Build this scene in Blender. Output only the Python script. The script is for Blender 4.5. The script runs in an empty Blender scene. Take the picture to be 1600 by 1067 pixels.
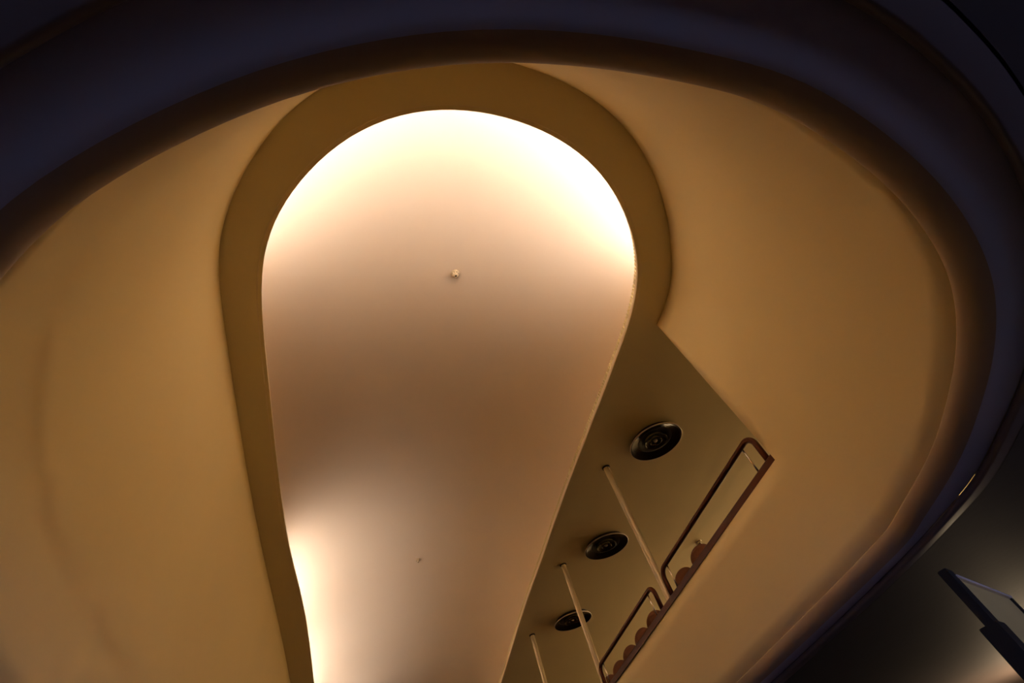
import bpy, bmesh, math, random
import numpy as np
from mathutils import Vector, Matrix
from mathutils.bvhtree import BVHTree
from mathutils.geometry import delaunay_2d_cdt

random.seed(4)
SC = bpy.context.scene
COL = SC.collection

# ------------------------------------------------------------------ camera
EYE = 1.6                                   # eye height above the hall floor
cam_d = bpy.data.cameras.new('camera'); cam = bpy.data.objects.new('camera', cam_d); COL.objects.link(cam)
R_ = Vector((.92575, .28276, -.25106)); DN = Vector((-.37813, .69227, -.61464)); FW = Vector((0, .66394, .74779))
M = Matrix((( R_.x, -DN.x, -FW.x, 0), (R_.y, -DN.y, -FW.y, 0), (R_.z, -DN.z, -FW.z, EYE), (0, 0, 0, 1)))
cam.matrix_world = M
cam_d.sensor_width = 36; cam_d.lens = 36*834/1600; cam_d.clip_start = .02; cam_d.clip_end = 200
SC.camera = cam

# ------------------------------------------------------------------ world, exposure
W = bpy.data.worlds.new('world'); SC.world = W; W.use_nodes = True
bg = W.node_tree.nodes['Background']; bg.inputs[0].default_value = (.42, .50, 1.0, 1); bg.inputs[1].default_value = 2.9
SC.view_settings.view_transform = 'Standard'; SC.view_settings.look = 'None'
SC.view_settings.exposure = .35; SC.view_settings.gamma = 1; SC.view_settings.use_curve_mapping = False
SC.cycles.max_bounces = 8; SC.cycles.diffuse_bounces = 5; SC.cycles.glossy_bounces = 4
SC.cycles.use_denoising = True; SC.cycles.use_adaptive_sampling = False
SC.cycles.sample_clamp_indirect = 6
COVE = 145.0            # radiance of the cove tubes
COVE_COL = (1.0, .945, 1.0)
UPLIGHT = 5500.0
GALLERY = 230.0         # radiance of the gallery wall globes        # radiance of the floor lamp's bulb
UP_COL = (1.0, .74, .46)

# ------------------------------------------------------------------ materials
def nodes(name):
    m = bpy.data.materials.new(name); m.use_nodes = True
    nt = m.node_tree; return m, nt, nt.nodes['Principled BSDF']
def plaster(name, col, rough=.75, var=.05, bump=.05, scale=9, spec=.25):
    m, nt, p = nodes(name); N = nt.nodes; L = nt.links
    tc = N.new('ShaderNodeTexCoord'); no = N.new('ShaderNodeTexNoise'); no.inputs['Scale'].default_value = .9; no.inputs['Detail'].default_value = 2
    L.new(tc.outputs['Object'], no.inputs['Vector'])
    mx = N.new('ShaderNodeMix'); mx.data_type = 'RGBA'
    mx.inputs[6].default_value = (*[c*(1-var) for c in col], 1); mx.inputs[7].default_value = (*[min(1, c*(1+var)) for c in col], 1)
    L.new(no.outputs['Fac'], mx.inputs[0]); L.new(mx.outputs[2], p.inputs['Base Color'])
    n2 = N.new('ShaderNodeTexNoise'); n2.inputs['Scale'].default_value = scale; n2.inputs['Detail'].default_value = 2
    L.new(tc.outputs['Object'], n2.inputs['Vector'])
    b = N.new('ShaderNodeBump'); b.inputs['Strength'].default_value = bump; b.inputs['Distance'].default_value = .02
    L.new(n2.outputs['Fac'], b.inputs['Height']); L.new(b.outputs[0], p.inputs['Normal'])
    p.inputs['Roughness'].default_value = rough; p.inputs['Specular IOR Level'].default_value = spec
    return m
def wood(name, c0, c1, rough=.32):
    m, nt, p = nodes(name); N = nt.nodes; L = nt.links
    tc = N.new('ShaderNodeTexCoord'); mp = N.new('ShaderNodeMapping'); mp.inputs['Scale'].default_value = (2, 2, 25)
    no = N.new('ShaderNodeTexNoise'); no.inputs['Scale'].default_value = 4; no.inputs['Detail'].default_value = 6
    L.new(tc.outputs['Object'], mp.inputs[0]); L.new(mp.outputs[0], no.inputs['Vector'])
    mx = N.new('ShaderNodeMix'); mx.data_type = 'RGBA'; mx.inputs[6].default_value = (*c0, 1); mx.inputs[7].default_value = (*c1, 1)
    L.new(no.outputs['Fac'], mx.inputs[0]); L.new(mx.outputs[2], p.inputs['Base Color'])
    p.inputs['Roughness'].default_value = rough; p.inputs['Specular IOR Level'].default_value = .12
    return m
def metal(name, col, rough, metallic=1.0):
    m, nt, p = nodes(name); N = nt.nodes; L = nt.links
    no = N.new('ShaderNodeTexNoise'); no.inputs['Scale'].default_value = 30
    mr = N.new('ShaderNodeMapRange'); mr.inputs[3].default_value = rough*.8; mr.inputs[4].default_value = rough*1.2
    L.new(no.outputs['Fac'], mr.inputs[0]); L.new(mr.outputs[0], p.inputs['Roughness'])
    p.inputs['Base Color'].default_value = (*col, 1); p.inputs['Metallic'].default_value = metallic
    return m
def glow(name, col, s):
    m, nt, p = nodes(name); p.inputs['Emission Color'].default_value = (*col, 1); p.inputs['Emission Strength'].default_value = s
    p.inputs['Base Color'].default_value = (.8, .8, .8, 1)
    return m
MAT = dict(
    wall=plaster('tan wall plaster', (.91, .715, .355), .7, .03, .05),
    ceil=plaster('cream ceiling plaster', (.80, .68, .38), .8, .03, .05),
    dome=plaster('pale dome plaster', (.86, .69, .48), .8, .02, .04),
    lip=plaster('brown lip paint', (.42, .30, .19), .6, .05, .04),
    ring=plaster('grey soffit paint', (.50, .47, .52), .5, .10, .04),
    edge=plaster('satin edge paint', (.16, .125, .115), .4, .05, .02, 9, .3),
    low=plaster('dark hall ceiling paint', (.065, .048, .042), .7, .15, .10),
    hall=plaster('hall wall plaster', (.30, .25, .2), .7, .05, .05),
    bead=plaster('cream bead paint', (.84, .70, .48), .5, .02, .02),
    floor=wood('dark parquet', (.06, .04, .03), (.10, .06, .04), .4),
    cap=wood('reddish brown lacquered wood', (.065, .016, .006), (.10, .028, .009), .45),
    chair=wood('chair veneer', (.12, .042, .016), (.17, .064, .024), .6),
    pole=metal('cream painted steel', (.62, .50, .28), .35, .15),
    bronze=metal('dark bronze metal', (.035, .028, .022), .22),
    rim=metal('pale metal rim', (.75, .64, .58), .4, .3),
    chrome=metal('brushed nickel', (.75, .70, .62), .25),
    head=plaster('cream plastic', (.78, .62, .38), .4, .02, .02),
    dark=plaster('dark slot', (.03, .02, .012), .6, .02, .02),
    black=plaster('matt black frame', (.012, .011, .010), .5, .1, .02),
    board=plaster('mottled grey green board', (.62, .44, .16), .5, .3, .02, 3),
    tube=glow('warm white tube', COVE_COL, COVE),
    tube_low=glow('dim warm white tube', COVE_COL, COVE*.58),
    globe=glow('warm globe', UP_COL, GALLERY),
    bulb=glow('warm bulb', UP_COL, UPLIGHT),
)

# ------------------------------------------------------------------ helpers
def obj(name, verts, faces, mat, parent=None, smooth=True, loc=None):
    me = bpy.data.meshes.new(name); me.from_pydata([tuple(v) for v in verts], [], faces); me.update()
    if smooth: me.polygons.foreach_set('use_smooth', [True]*len(me.polygons))
    me.materials.append(MAT[mat]); o = bpy.data.objects.new(name, me); COL.objects.link(o)
    if parent: o.parent = parent
    if loc is not None: o.location = loc
    return o
def obj_bm(name, bm, mat, parent=None, smooth=False, loc=None):
    bmesh.ops.recalc_face_normals(bm, faces=bm.faces[:])
    me = bpy.data.meshes.new(name); bm.to_mesh(me); bm.free()
    if smooth: me.polygons.foreach_set('use_smooth', [True]*len(me.polygons))
    me.materials.append(MAT[mat]); o = bpy.data.objects.new(name, me); COL.objects.link(o)
    if parent: o.parent = parent
    if loc is not None: o.location = loc
    return o
def tag(o, label, cat, group=None):
    o['label'] = label; o['category'] = cat
    if group: o['group'] = group
    return o
def thing(name, label, cat, loc=(0, 0, 0), rz=0, group=None):
    o = bpy.data.objects.new(name, None); COL.objects.link(o); o.location = loc; o.rotation_euler = (0, 0, rz); o.empty_display_size = .1
    return tag(o, label, cat, group)
def struct(o, label=None, cat=None):
    o['kind'] = 'structure'
    if label: o['label'] = label; o['category'] = cat
    return o
def lathe(prof, seg=40):
    """prof: (radius, z) from one end to the other"""
    V, F = [], []
    for r, z in prof:
        for k in range(seg):
            a = 2*math.pi*k/seg; V.append((r*math.cos(a), r*math.sin(a), z))
    for i in range(len(prof)-1):
        for k in range(seg):
            k2 = (k+1) % seg
            F.append((i*seg+k, i*seg+k2, (i+1)*seg+k2, (i+1)*seg+k))
    return V, F
def box(bm, c, s, rot=None):
    m = Matrix.Translation(c) @ (rot.to_4x4() if rot else Matrix.Identity(4)) @ Matrix.Diagonal((*s, 1))
    bmesh.ops.create_cube(bm, size=1, matrix=m)
def sweep(pts, r, seg=12, cap=True):
    """round tube through 3-D points"""
    P = [Vector(p) for p in pts]; V, F = [], []
    up = None
    for i, p in enumerate(P):
        t = (P[min(i+1, len(P)-1)]-P[max(i-1, 0)]).normalized()
        if up is None:
            up = t.orthogonal().normalized()
        up = (up - t*up.dot(t)).normalized(); sd = t.cross(up)
        for k in range(seg):
            a = 2*math.pi*k/seg; V.append(p+(up*math.cos(a)+sd*math.sin(a))*r)
    for i in range(len(P)-1):
        for k in range(seg):
            k2 = (k+1) % seg; F.append((i*seg+k, i*seg+k2, (i+1)*seg+k2, (i+1)*seg+k))
    if cap:
        F.append(tuple(range(seg))[::-1]); F.append(tuple((len(P)-1)*seg+k for k in range(seg)))
    return V, F
def grid(rows, close=False):
    n = len(rows[0]); V = [v for r in rows for v in r]; F = []
    for i in range(len(rows)-1):
        for k in range(n-1):
            F.append((i*n+k, i*n+k+1, (i+1)*n+k+1, (i+1)*n+k))
    return V, F

# ------------------------------------------------------------------ plan of the stairwell, metres, camera foot point at 0,0
d = np.array((-.455, .89)); d /= np.linalg.norm(d); n = np.array((d[1], -d[0]))     # along the gallery / across it
def ns(a, s): return tuple(a*n+s*d)
END = 26.0
Z_C, Z_CAP, Z_UP, Z_LIP, Z_SOF, Z_LOW = EYE+5.0, EYE+2.70, EYE+1.95, EYE+1.50, EYE+1.38, EYE+1.328
# wall line under the gallery ceiling (split at the nodes the levels share)
WALL = [[ns(-1.17, END), ns(-1.17, 14), ns(-1.17, 10), (-4.59, 6.26), (-3.50, 4.18), (-2.72, 2.75)],
        [(-2.72, 2.75), (-2.38, 2.17), (-2.13, 1.84), (-1.79, 1.54), (-1.49, 1.34), (-1.09, 1.14), (-.65, 1.03), (-.32, 1.01)],
        [(-.32, 1.01), (.01, 1.03), (.33, 1.09), (.63, 1.23), (.92, 1.41), (1.31, 1.71), (1.70, 2.14), (2.00, 2.71), (2.17, 3.45), (2.19, 3.90)],
        [(2.19, 3.90), (2.17, 4.32), (2.10, 4.66), (1.99, 4.94), (1.88, 5.14)]]
# lip of the opening in the soffit below
LIP = [[ns(-1.65, END), ns(-1.65, 12), ns(-1.65, 6), ns(-1.65, 3.5)],
       [ns(-1.65, 3.5), ns(-1.58, 2.7), ns(-1.47, 2.1), ns(-1.30, 1.6), ns(-1.09, 1.2), (-1.20, .45), (-1.00, .37), (-.73, .32), (-.43, .30)],
       [(-.43, .30), (-.20, .31), (.12, .37), (.44, .49), (.71, .63), (.99, .80), (1.36, 1.14), (1.69, 1.53), (1.97, 1.98), (2.11, 2.32), (2.21, 2.68), (2.27, 3.04), (2.32, 3.57)],
       [(2.32, 3.57), (2.30, 4.0), (2.20, 4.57), (2.05, 5.12)],
       [(2.05, 5.12), (1.73, 5.82), (1.36, 6.55), (.96, 7.35), ns(4.19, 9), ns(4.19, 13), ns(4.19, END)]]
# outer edge of the soffit ring
EDGE = [[ns(-2.0, END), ns(-2.0, 12), ns(-2.0, 6), ns(-2.0, 3.5)],
        [ns(-2.0, 3.5), ns(-1.9, 2.4), ns(-1.75, 1.7), ns(-1.5, 1.1), ns(-1.09, .70), (-.72, .025), (-.58, .01), (-.35, .0)],
        [(-.35, .0), (.1, .045), (.5, .18), (.85, .36), (1.17, .56), (1.40, .76), (1.68, 1.05), (2.01, 1.50), (2.30, 2.08), (2.52, 2.82), (2.57, 3.30)],
        [(2.57, 3.30), (2.59, 4.0), (2.47, 4.49), (2.31, 4.99)],
        [(2.31, 4.99), (2.11, 5.56), (1.74, 6.27), (1.28, 7.26), ns(4.45, 9), ns(4.45, 13), ns(4.45, END)]]
# edge of the lit opening in the gallery ceiling
COVE_L = [ns(-.72, END), ns(-.72, 20), ns(-.73, 14), ns(-.74, 10), (-4.29, 6.52), (-3.60, 5.16), (-2.85, 3.76), (-2.40, 2.92), (-2.18, 2.53), (-2.03, 2.30), (-1.78, 2.00),
          (-1.60, 1.85), (-1.36, 1.71), (-1.08, 1.58), (-.87, 1.50), (-.63, 1.44), (-.41, 1.42), (-.15, 1.44), (.11, 1.49), (.27, 1.55), (.53, 1.68), (.79, 1.85), (1.03, 2.05),
          (1.24, 2.27), (1.43, 2.53), (1.58, 2.83), (1.69, 3.16), (1.745, 3.42), (1.775, 3.68), (1.785, 3.94), (1.765, 4.18), (1.72, 4.41), (1.65, 4.63), (1.54, 4.88), (1.39, 5.18),
          (1.21, 5.53), (.90, 6.13), (.43, 7.02), (.02, 7.79), (-.53, 8.88), (-1.03, 9.90), (-2.03, 11.90), (-3.57, 15.2), ns(3.80, 19), ns(3.80, END)]

def spline(P, per=10):
    P = [np.array(p, float) for p in P]; P = [2*P[0]-P[1]]+P+[2*P[-1]-P[-2]]; out = []
    for i in range(1, len(P)-2):
        p0, p1, p2, p3 = P[i-1:i+3]
        t1 = np.linalg.norm(p1-p0)**.5; t2 = np.linalg.norm(p2-p1)**.5; t3 = np.linalg.norm(p3-p2)**.5
        for k in range(per):
            t = t1 + t2*k/per
            a1 = (t1-t)/t1*p0+t/t1*p1; a2 = (t1+t2-t)/t2*p1+(t-t1)/t2*p2; a3 = (t1+t2+t3-t)/t3*p2+(t-t1-t2)/t3*p3
            b1 = (t1+t2-t)/(t1+t2)*a1+t/(t1+t2)*a2; b2 = (t1+t2+t3-t)/(t2+t3)*a2+(t-t1)/(t2+t3)*a3
            out.append((t1+t2-t)/t2*b1+(t-t1)/t2*b2)
    out.append(P[-2]); return np.array(out)
def resample(Q, m):
    L = np.concatenate([[0], np.cumsum(np.linalg.norm(np.diff(Q, axis=0), axis=1))])
    t = np.linspace(0, L[-1], m); return np.stack([np.interp(t, L, Q[:, 0]), np.interp(t, L, Q[:, 1])], 1)
def fair(Q, it):
    Q = Q.copy()
    for _ in range(it): Q[1:-1] = .25*Q[:-2]+.5*Q[1:-1]+.25*Q[2:]
    return Q
CNT = [28, 44, 70, 26, 44]
def line_of(SEG, it=14):
    flat = []; idx = []
    for s in SEG:
        flat += s if not flat else s[1:]
        idx.append(len(flat)-1)
    dense = spline(flat, 24); out = []; a = 0
    for i, e in enumerate(idx):
        part = resample(dense[a*24:e*24+1], CNT[i]+1); out.append(part if not out else part[1:]); a = e
    return fair(np.concatenate(out), it)
wallP, lipP, edgeP = line_of(WALL, 6), line_of(LIP, 5), line_of(EDGE, 5)
_k = np.exp(-((np.arange(len(lipP))-(len(wallP)-1))/10.0)**2)[:, None]
lipP = lipP + _k*(np.array((2.05, 5.12))-lipP[len(wallP)-1])
_T = np.gradient(lipP, axis=0); _T /= np.linalg.norm(_T, axis=1)[:, None]
lipP = lipP + np.stack([_T[:, 1], -_T[:, 0]], 1)*(.022*np.clip(_T[:, 0], 0, 1))[:, None]
cove = fair(resample(spline(COVE_L, 16), 420), 16)
def normals(Q):                       # pointing away from the void (the line runs left end, near end, right end)
    T = np.gradient(Q, axis=0); T /= np.linalg.norm(T, axis=1)[:, None]; return np.stack([T[:, 1], -T[:, 0]], 1)
lipN = normals(lipP)
R0 = np.array((1.997, 5.127)); RD = np.array((-.468, .884)); RD /= np.linalg.norm(RD); RN = np.array((RD[1], -RD[0]))
def rail(s, o=0): return R0+RD*s+RN*o
RLEN = (END-R0@d)/(RD@d)

# ------------------------------------------------------------------ the big structure
# curved stairwell wall with its straight parapet
nW = len(wallP); ZP = Z_CAP-.085
lowZ = np.linspace(Z_LIP, ZP, 7); upZ = np.linspace(ZP, Z_C, 12)[1:]
V, F, idx = [], [], []
pc = lipP[nW-1]+(wallP[-1]-lipP[nW-1])*(ZP-Z_LIP)/(Z_C-Z_LIP); po = float((pc-R0)@RN)
mP = len(lipP)-nW+1
for i in range(len(lipP)):
    b = lipP[i]; row = []
    if i < nW:
        t = wallP[i]; zs = list(lowZ)+list(upZ); zt = Z_C
    else:
        t = rail(RLEN*(i-nW+1)/(mP-1), po+(.02-po)*min(1, (i-nW+1)/8)); zs = list(lowZ); zt = ZP
    for z in zs:
        row.append(len(V)); V.append((*(b+(t-b)*(z-Z_LIP)/(zt-Z_LIP)), z))
    idx.append(row)
for i in range(len(idx)-1):
    for k in range(min(len(idx[i]), len(idx[i+1]))-1):
        F.append((idx[i][k], idx[i][k+1], idx[i+1][k+1], idx[i+1][k]))
wall = obj('wall_inner', V, F, 'wall')
so = wall.modifiers.new('thickness', 'SOLIDIFY'); so.thickness = .10; so.offset = -1
struct(wall, 'tan plaster stairwell wall, tall and curved, dropping to a straight parapet', 'wall')

# soffit ring: rolled lip, flat band, half-round outer bead
rows = []
RW, RH = .105, Z_LIP-Z_SOF
for i in range(len(lipP)):
    c = []; g = .018
    for k in range(5):
        a = math.pi/2*k/5; c.append((*(lipP[i]-lipN[i]*g*math.sin(a)), Z_LIP+g*math.cos(a)))
    for k in range(9):
        a = math.pi/2*k/8; w = .09; c.append((*(lipP[i]+lipN[i]*(-g+w*(1-math.cos(a))+(RW+g-w)*(k/8)**4)), Z_LIP-(RH-.012)*math.sin(a)-.012*(k/8)**4))
    p0 = lipP[i]+lipN[i]*RW
    for v in (.33, .66, 1): c.append((*(p0+(edgeP[i]-p0)*v), Z_SOF))
    rows.append(c)
V, F = grid(rows)
ringo = struct(obj('ceiling_ring', V, F, 'lip'), 'dark rounded soffit ring framing the big opening overhead', 'ceiling')
ringo.data.materials.append(MAT['ring'])
for i, f in enumerate(ringo.data.polygons):
    if i % 16 >= 12: f.material_index = 1
edN = normals(edgeP); rows = []
for i in range(len(edgeP)):
    c = []; r = .026
    for k in range(13):
        a = math.pi*k/12; c.append((*(edgeP[i]+edN[i]*(r*.5-r*math.sin(a))), Z_SOF-r+r*math.cos(a)))
    c.append((*(edgeP[i]+edN[i]*.10), Z_SOF-2*r))
    rows.append(c)
V, F = grid(rows)
struct(obj('trim_1', V, F, 'edge'), 'thin half-round bead along the outer edge of the soffit ring', 'trim')

# flat surfaces with holes
def plate(name, outer, hole, z, mat, flip=False):
    pts = [Vector(p) for p in outer]; no_ = len(pts); E_ = [(i, (i+1) % no_) for i in range(no_)]
    pts += [Vector(p) for p in hole]; nh = len(hole); E_ += [(no_+i, no_+(i+1) % nh) for i in range(nh)]
    vs, es, fs, *_ = delaunay_2d_cdt(pts, E_, [], 0, 1e-5)
    H = np.array(hole)
    def inside(q):
        x, y = q; c = False; j = nh-1
        for i in range(nh):
            if (H[i, 1] > y) != (H[j, 1] > y) and x < (H[j, 0]-H[i, 0])*(y-H[i, 1])/(H[j, 1]-H[i, 1])+H[i, 0]: c = not c
            j = i
        return c
    F = []
    for f in fs:
        cx = sum((vs[k] for k in f), Vector((0, 0)))/len(f)
        if not inside(cx): F.append(tuple(f))
    return obj(name, [(v.x, v.y, z) for v in vs], F, mat, smooth=False)
SB, SE, NL, NR = -5.0, END, -6.0, 15.5
outer = [ns(NL, SB), ns(NR, SB), ns(NR, SE+.3), ns(NL, SE+.3)]
struct(plate('ceiling', outer, [tuple(p) for p in cove], Z_C, 'ceil'), 'flat cream gallery ceiling around the lit opening', 'ceiling')
hole_low = [tuple(p) for p in (edgeP+edN*.09)]
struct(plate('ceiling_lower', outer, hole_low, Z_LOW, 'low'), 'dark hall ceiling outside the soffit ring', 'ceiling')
def quad(name, a, b, z0, z1, mat):
    return obj(name, [(*a, z0), (*b, z0), (*b, z1), (*a, z1)], [(0, 1, 2, 3)], mat, smooth=False)
struct(obj('floor', [(*p, 0) for p in outer], [(0, 1, 2, 3)], 'floor', smooth=False))
struct(quad('wall_far', ns(NL, SE), ns(NR, SE), 0, Z_C+2.0, 'wall'))
struct(quad('wall_left', ns(NL, SE), ns(NL, SB), 0, Z_C, 'hall'))
struct(quad('wall_right', ns(NR, SB), ns(NR, SE), 0, Z_C, 'hall'))
# gallery floor slab to the right of the parapet
a0, a1 = rail(0, .12), rail(RLEN, .12)
fl = [tuple(a0), ns(NR, a0@d), ns(NR, SE), tuple(a1)]
V = [(*p, Z_UP-.30) for p in fl]+[(*p, Z_UP) for p in fl]
struct(obj('floor_upper', V, [(3, 2, 1, 0), (4, 5, 6, 7), (0, 1, 5, 4), (1, 2, 6, 5), (2, 3, 7, 6), (3, 0, 4, 7)], 'floor', smooth=False))
# upper gallery back wall
struct(quad('wall_gallery', ns(11, a0@d-3), ns(11, SE), Z_UP, Z_C, 'ceil'))
struct(quad('wall_gallery_end', ns(11, a0@d-.35), ns(4.6, a0@d-.35), Z_UP, Z_C, 'ceil'))
# hall front with tall windows behind the camera
bm = bmesh.new()
rz = Matrix.Rotation(math.atan2(n[1], n[0]), 3, 'Z')
def P3(a, s, z): return Vector((*ns(a, s), z))
box(bm, P3((NL+NR)/2, SB, .45), (NR-NL, .2, .9), rz); box(bm, P3((NL+NR)/2, SB, (Z_C+2.6)/2), (NR-NL, .2, Z_C-2.6), rz)
for a in np.linspace(NL, NR, 8): box(bm, P3(a, SB, 1.75), (.9, .2, 1.7), rz)
struct(obj_bm('wall_back', bm, 'hall'))

# ------------------------------------------------------------------ vault over the lit opening, its trough, rim bead and ribbed fascia
cvN = normals(cove)
rimP = fair(cove+cvN*.55, 6)
SP0, SPN = 3.9, 1.5
rows = []; HV = 1.5
for p in rimP:
    s = p@d; x = (s-SP0)/.8; ss = SP0+.8*math.log1p(math.exp(min(x, 30))) if x < 30 else s
    sp = np.array(ns(SPN, ss)); c = []
    for k in range(25):
        a = math.pi/2*k/24; q = sp+(p-sp)*math.cos(a); c.append((*q, Z_C+.06+HV*math.sin(a)))
    rows.append(c)
V, F = grid(rows)
dome = struct(obj('ceiling_vault', V, F, 'dome'), 'pale vaulted recess glowing with hidden cove light', 'ceiling')
bvh = BVHTree.FromPolygons([Vector(v) for v in V], F)
rows = [[(*(p+m_*.045), Z_C+.06), (*r, Z_C+.06)] for p, m_, r in zip(cove, cvN, rimP)]
V, F = grid(rows); struct(obj('ceiling_trough', V, F, 'dome'))
rows = []
for p, m_ in zip(cove, cvN):
    c = []
    for k in range(9):
        a = math.pi*(k/8) ; c.append((*(p+m_*(.045-.045*math.sin(a)**.6)), Z_C+.045-.046*math.cos(a)))
    rows.append(c)
V, F = grid(rows)
struct(obj('trim_2', V, F, 'bead'), 'pale rounded bead edging the lit ceiling opening', 'trim')
fine = resample(cove, 1900); fN = normals(fine); V, F = [], []
for i in range(len(fine)-1):
    o, zt = (.03, .168) if i % 2 else (.058, .150)
    for j in (i, i+1):
        p, m_ = fine[j], fN[j]; V += [(*(p+m_*o), Z_C+.07), (*(p+m_*o), Z_C+zt), (*(p+m_*.085), Z_C+zt)]
    k = len(V)-6; F += [(k, k+3, k+4, k+1), (k+1, k+4, k+5, k+2)]
    if i % 2: F += [(k, k+1, k+2), (k+3, k+5, k+4)]
V = [tuple(v) for v in V]
struct(obj('trim_3', V, F, 'ceil', smooth=False), 'fine ribbed strip running above the rim bead', 'trim')

# cove tubes lying in the trough
L = np.concatenate([[0], np.cumsum(np.linalg.norm(np.diff(cove, axis=0), axis=1))])
def near(pt): return L[np.argmin(np.linalg.norm(cove-np.array(pt), axis=1))]
def at_len(t, off):
    i = min(np.searchsorted(L, t), len(L)-1); return cove[i]+cvN[i]*off
runs = [(near((-2.15, 2.48)), near((1.745, 4.30)), 'cove tubes around the rounded end', 'tube'), (near(ns(-.72, 19)), near((-4.75, 7.45)), 'cove tubes along the far left side', 'tube_low')]
for t0, t1, g, tm in runs:
    k = max(1, round((t1-t0)/.52)); st = (t1-t0)/k
    for q in range(k):
        a, b = at_len(t0+st*q+.02, .15), at_len(t0+st*(q+1)-.02, .15)
        c = (a+b)/2; v = b-a; ln = np.linalg.norm(v); u = v/ln
        th = thing('cove_lamp', ('slim tube lamp in the trough around the bright rounded end of the vault' if tm == 'tube' else 'slim tube lamp in the trough along the far left side of the vault'), 'lamp', (*c, Z_C+.06), math.atan2(u[1], u[0]), g)
        V, F = sweep([(-ln/2+.02, 0, .065), (0, 0, .065), (ln/2-.02, 0, .065)], .017, 6); obj('tube', V, F, tm, th)
        bm = bmesh.new(); box(bm, Vector((0, 0, .012)), (ln, .05, .024))
        for e in (-1, 1): box(bm, Vector((e*(ln/2-.012), 0, .05)), (.02, .035, .075))
        obj_bm('fitting', bm, 'head', th)

# ------------------------------------------------------------------ wooden cap rail, guard loops, poles
def along(pts3):   # (s, o, z) in the parapet's own frame
    return [Vector((*rail(s, o), z)) for s, o, z in pts3]
prof = [(0, -.085), (0, -.012), (.012, 0), (.188, 0), (.2, -.012), (.2, -.085)]
rows = []
for s in (-.0, .02, RLEN*.25, RLEN*.5, RLEN*.75, RLEN-.02):
    rows.append([Vector((*rail(s, o), Z_CAP+z)) for o, z in prof+[prof[0]]])
V, F = grid(rows); k = len(prof)+1
F += [tuple(range(k-1)), tuple(5*k+i for i in range(k-1))[::-1]]
tag(obj('cap_rail', V, F, 'cap', smooth=False), 'long reddish brown wooden cap rail on top of the gallery parapet', 'handrail')
def guard(s0, s1, label):
    b = rail(s0, .025); th = thing('guard_rail', label, 'railing', (*b, Z_CAP), math.atan2(RD[1], RD[0]), 'tubular guard loops on the cap rail')
    ln = s1-s0; h = .33; r = .13; pts = [(0, 0, 0), (0, 0, h-r)]
    for k in range(1, 9): a = math.pi/2*k/8; pts.append((r-r*math.cos(a), 0, h-r+r*math.sin(a)))
    pts2 = [(ln-x, y, z) for x, y, z in pts][::-1]
    V, F = sweep(pts+pts2, .032, 14); obj('loop', V, F, 'cap', th)
    for x in (.2, ln-.2):
        V, F = sweep([(x, 0, 0), (x, 0, h*.5), (x, 0, h-.01)], .011, 8); o = obj('baluster', V, F, 'chrome', th); o['label'] = 'thin metal baluster'
    return th
guard(.095, 2.82, 'long brown guard loop nearest the pointed corner of the parapet')
guard(3.20, 5.85, 'brown guard loop between the first and second cream poles')
labels = ['cream pole beside the nearest ceiling diffuser, longest of the three', 'cream pole crossing in front of the third ceiling diffuser', 'short-looking cream pole farthest down the gallery near the photo bottom']
for s, lb in zip((3.03, 6.03, 9.05), labels):
    p = rail(s, .09); th = thing('support_pole', lb, 'pole', (*p, Z_CAP), 0, 'cream poles from parapet to ceiling')
    H = Z_C-Z_CAP
    V, F = lathe([(.0, 0), (.052, 0), (.050, .02), (.050, H-.02), (.050, H), (0, H)], 24); obj('shaft', V, F, 'pole', th)
    V, F = lathe([(.051, H-.022), (.068, H-.016), (.070, H-.001), (.051, H-.001)], 28); obj('collar', V, F, 'dark', th)

# ------------------------------------------------------------------ round air diffusers in the gallery ceiling
def diffuser(xy, label):
    th = thing('ceiling_diffuser', label, 'air diffuser', (*xy, Z_C), 0, 'round diffusers in the gallery ceiling')
    R = .45
    # each cone: flared disc hanging below the ceiling
    def cone(r0, r1, z0, z1, nm, lip=.008):
        V, F = lathe([(r0, z0), (r0+(r1-r0)*.45, z0+(z1-z0)*.18), (r0+(r1-r0)*.8, z0+(z1-z0)*.55), (r1-.01, z1), (r1, z1+.004), (r1, z1+.014), (r1-.012, z1+.02), (r0, z0+.012)], 56)
        return obj(nm, V, F, 'bronze', th)
    cone(.17, R, -.005, -.085, 'outer_cone')
    V, F = lathe([(R-.004, -.087), (R+.005, -.083), (R+.005, -.068), (R-.002, -.066)], 64); o = obj('rim', V, F, 'rim', th); o['label'] = 'pale thin metal rim'
    cone(.09, .20, -.02, -.075, 'middle_cone'); cone(.03, .105, -.03, -.075, 'inner_cone')
    V, F = lathe([(0, -.065), (.02, -.066), (.034, -.058), (.036, -.03), (.03, -.02), (0, -.02)], 24); obj('centre_cap', V, F, 'rim', th)
    V, F = lathe([(.40, 0), (.40, -.04), (.17, -.012), (.17, 0)], 40); obj('collar', V, F, 'dark', th)
diffuser((1.561, 7.597), 'largest dark round air diffuser, nearest the parapet corner')
diffuser((.20, 10.33), 'middle dark round air diffuser between the first two cream poles')
diffuser((-1.14, 13.13), 'dark round air diffuser partly hidden behind the middle cream pole')

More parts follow.
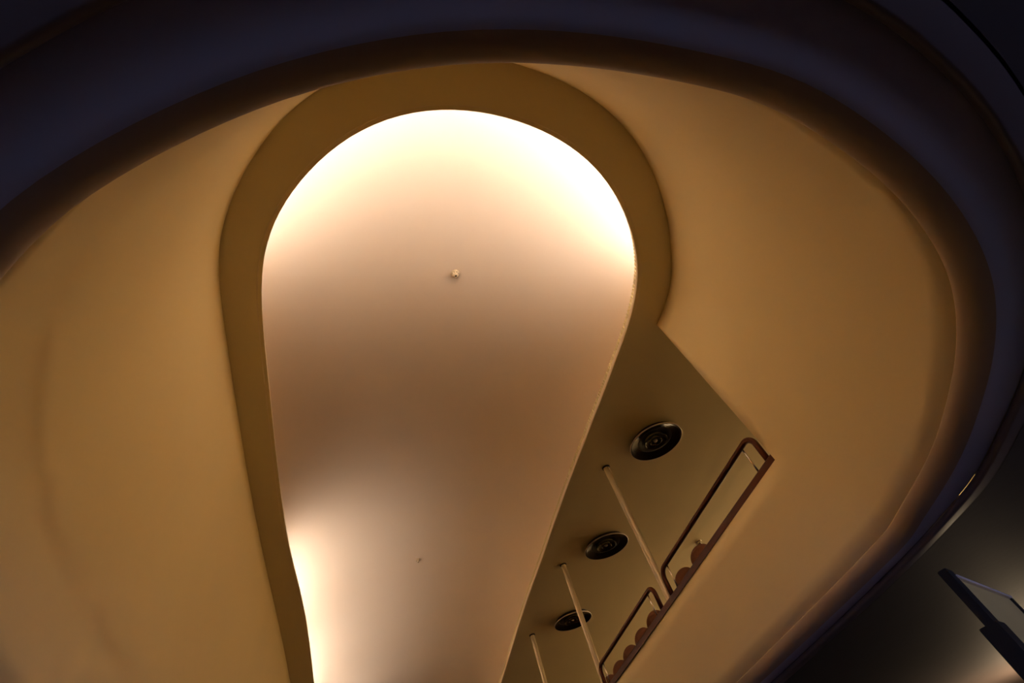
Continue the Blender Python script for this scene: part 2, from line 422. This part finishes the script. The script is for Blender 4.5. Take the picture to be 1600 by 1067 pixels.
# ------------------------------------------------------------------ sprinkler heads
def sprinkler(pos, nrm, label, mat='head', k=1.0):
    th = thing('sprinkler_head', label, 'sprinkler', pos, 0, 'sprinkler heads')
    th.rotation_mode = 'QUATERNION'; th.rotation_quaternion = Vector((0, 0, -1)).rotation_difference(nrm); th.scale = (k, k, k)
    V, F = lathe([(0, .003), (.07, .003), (.072, -.012), (.062, -.022), (.04, -.026), (0, -.026)], 28); obj('escutcheon', V, F, mat, th)
    V, F = lathe([(.052, -.02), (.055, -.05), (.05, -.065), (.035, -.07), (0, -.07)], 24); b = obj('body', V, F, mat, th)
    for q in range(8):
        a = 2*math.pi*q/8; bm = bmesh.new(); box(bm, Vector((.053*math.cos(a), .053*math.sin(a), -.045)), (.01, .008, .022), Matrix.Rotation(a, 3, 'Z'))
        obj_bm('slot', bm, 'dark', b)
    V, F = lathe([(.034, -.066), (.034, -.088), (.028, -.092), (.018, -.092), (.016, -.08), (0, -.08)], 20); obj('nozzle', V, F, mat, th)
    V, F = lathe([(0, -.082), (.012, -.082), (.012, -.095), (0, -.097)], 12); obj('bulb', V, F, 'dark', th)
O = Vector((0, 0, EYE))
for dr, lb in (((-.349, 3.772, 5.9), 'small cream sprinkler head on the bright part of the vault'), ((-3.463, 9.778, 5.9), 'small cream sprinkler head casting a shadow on the far vault')):
    hit, nr, *_ = bvh.ray_cast(O, Vector(dr).normalized())
    if nr.z > 0: nr = -nr
    sprinkler(hit, nr, lb, 'head', .85 if dr[1] < 5 else .75)
sprinkler(Vector((2.109, 11.887, Z_C)), Vector((0, 0, -1)), 'small nickel sprinkler head seen through the guard loop', 'chrome', 1.1)

# ------------------------------------------------------------------ chairs behind the parapet
def chair(s, label):
    rzc = math.atan2(RD[1], RD[0])
    th = thing('chair', label, 'chair', (*rail(s, .36), Z_UP), rzc+.55, 'round-backed chairs behind the parapet')
    # local x along the parapet, local -y away from the void
    top = 1.075; R = .172
    V, F = [], []
    seg = 36; cz = top-R
    for y, e in ((-.014, 0), (-.018, -.012), (.014, 0), (.018, -.012)):
        for q in range(seg):
            a = 2*math.pi*q/seg; V.append(((R+e)*math.cos(a), y+.02*math.cos(a)**2, cz+(R+e)*math.sin(a)))
    for q in range(seg):
        q2 = (q+1) % seg
        F += [(q, q2, 2*seg+q2, 2*seg+q), (q, q2, seg+q2, seg+q), (2*seg+q, 2*seg+q2, 3*seg+q2, 3*seg+q)]
    F += [tuple(seg+q for q in range(seg)), tuple(3*seg+q for q in range(seg))]
    bm = bmesh.new(); vs = [bm.verts.new(v) for v in V]
    for f in F: bm.faces.new([vs[i] for i in f])
    obj_bm('backrest', bm, 'chair', th)
    bm = bmesh.new(); box(bm, Vector((0, -.22, .45)), (.40, .40, .04)); bmesh.ops.bevel(bm, geom=bm.edges[:], offset=.015, segments=2); obj_bm('seat', bm, 'chair', th)
    for x in (-.17, .17):
        for y in (-.03, -.39):
            V, F = sweep([(x, y, 0), (x*.97, y, .22), (x*.95, y, .44)], .016, 8); obj('leg', V, F, 'chrome', th)
        V, F = sweep([(x*.95, -.03, .44), (x*.8, -.015, .6), (x*.6, -.02, .76)], .012, 8); obj('back_post', V, F, 'chrome', th)
cl = ['brown round chair back nearest the parapet corner, under the nickel sprinkler', 'brown round chair back beside the lower end of the first guard loop',
      'topmost round chair back in the second guard loop', 'second round chair back from the top of the second guard loop',
      'third round chair back from the top of the second guard loop', 'fourth round chair back, low in the second guard loop', 'lowest round chair back, at the bottom edge of the photo']
for s, lb in zip((2.27, 2.84, 4.04, 4.60, 5.20, 5.77, 6.35), cl): chair(s, lb)

# ------------------------------------------------------------------ standing display board, lower right
A, B = np.array((1.279, 2.601)), np.array((1.857, 3.444)); u = (B-A)/np.linalg.norm(B-A); wd = float(np.linalg.norm(B-A))
th = thing('display_board', 'tall standing board with thick black post and dull beige face', 'board', (*A, 0), math.atan2(u[1], u[0]))
top = EYE+.60
bm = bmesh.new(); box(bm, Vector((.05, .005, top/2+.01)), (.10, .036, top+.02)); bmesh.ops.bevel(bm, geom=bm.edges[:], offset=.006, segments=1); obj_bm('post', bm, 'black', th)
bm = bmesh.new(); box(bm, Vector((.05, .012, 1.0)), (.135, .07, 2.0)); bmesh.ops.bevel(bm, geom=bm.edges[:], offset=.008, segments=1); obj_bm('post_sleeve', bm, 'black', th)
bm = bmesh.new(); box(bm, Vector((wd-.02, .01, top/2)), (.04, .05, top)); obj_bm('stile', bm, 'black', th)
bm = bmesh.new(); box(bm, Vector((wd/2+.03, .005, top/2+.1)), (wd-.12, .02, top-.22)); obj_bm('face', bm, 'board', th)
bm = bmesh.new(); box(bm, Vector((wd/2+.04, .0, top-.006)), (wd-.10, .035, .014)); o = obj_bm('top_trim', bm, 'rim', th); o['label'] = 'pale thin top trim'
bm = bmesh.new(); box(bm, Vector((wd/2, 0, .02)), (wd+.2, .45, .04)); obj_bm('foot', bm, 'black', th)

# ------------------------------------------------------------------ uplighter in the hall, beyond the right edge of the view
lp = (7.2, 12.9); lz = EYE+.35
th = thing('floor_lamp', 'tall uplighter floor lamp washing the hall ceiling', 'floor lamp', (*lp, 0))
V, F = lathe([(0, 0), (.18, 0), (.18, .02), (.03, .04), (0, .04)], 32); obj('base', V, F, 'bronze', th)
V, F = lathe([(.015, .03), (.015, lz-.1)], 16); obj('pole', V, F, 'bronze', th)
V, F = lathe([(.0, lz-.12), (.06, lz-.11), (.15, lz-.06), (.20, lz), (.195, lz), (.145, lz-.05), (.055, lz-.095), (0, lz-.105)], 40); obj('bowl', V, F, 'bronze', th)
V, F = lathe([(0, lz-.10), (.04, lz-.08), (.055, lz-.045), (.04, lz-.012), (0, lz)], 20); obj('bulb', V, F, 'bulb', th)

# ------------------------------------------------------------------ wall globes at the back of the gallery
for s_, lb in ((7.5, 'nearest'), (10.5, 'second'), (13.5, 'third'), (16.5, 'farthest')):
    p = ns(10.98, s_); th = thing('wall_lamp', lb+' opal globe lamp on the gallery back wall', 'lamp', (*p, Z_UP+1.95), math.atan2(n[1], n[0]), 'globe lamps of the gallery')
    V, F = lathe([(0, 0), (.05, 0), (.05, .02), (0, .02)], 20); pl = obj('wall_plate', V, F, 'bronze', th); pl.rotation_euler = (0, -math.pi/2, 0)
    V, F = sweep([(-.01, 0, 0), (-.08, 0, 0), (-.13, 0, .03), (-.14, 0, .06)], .01, 8); obj('arm', V, F, 'bronze', th)
    V, F = lathe([(0.001, .05)]+[(.09*math.sin(a), .15-.09*math.cos(a)) for a in np.linspace(.2, math.pi-.001, 14)], 24); g = obj('globe', V, F, 'globe', th); g.location = (-.14, 0, 0)
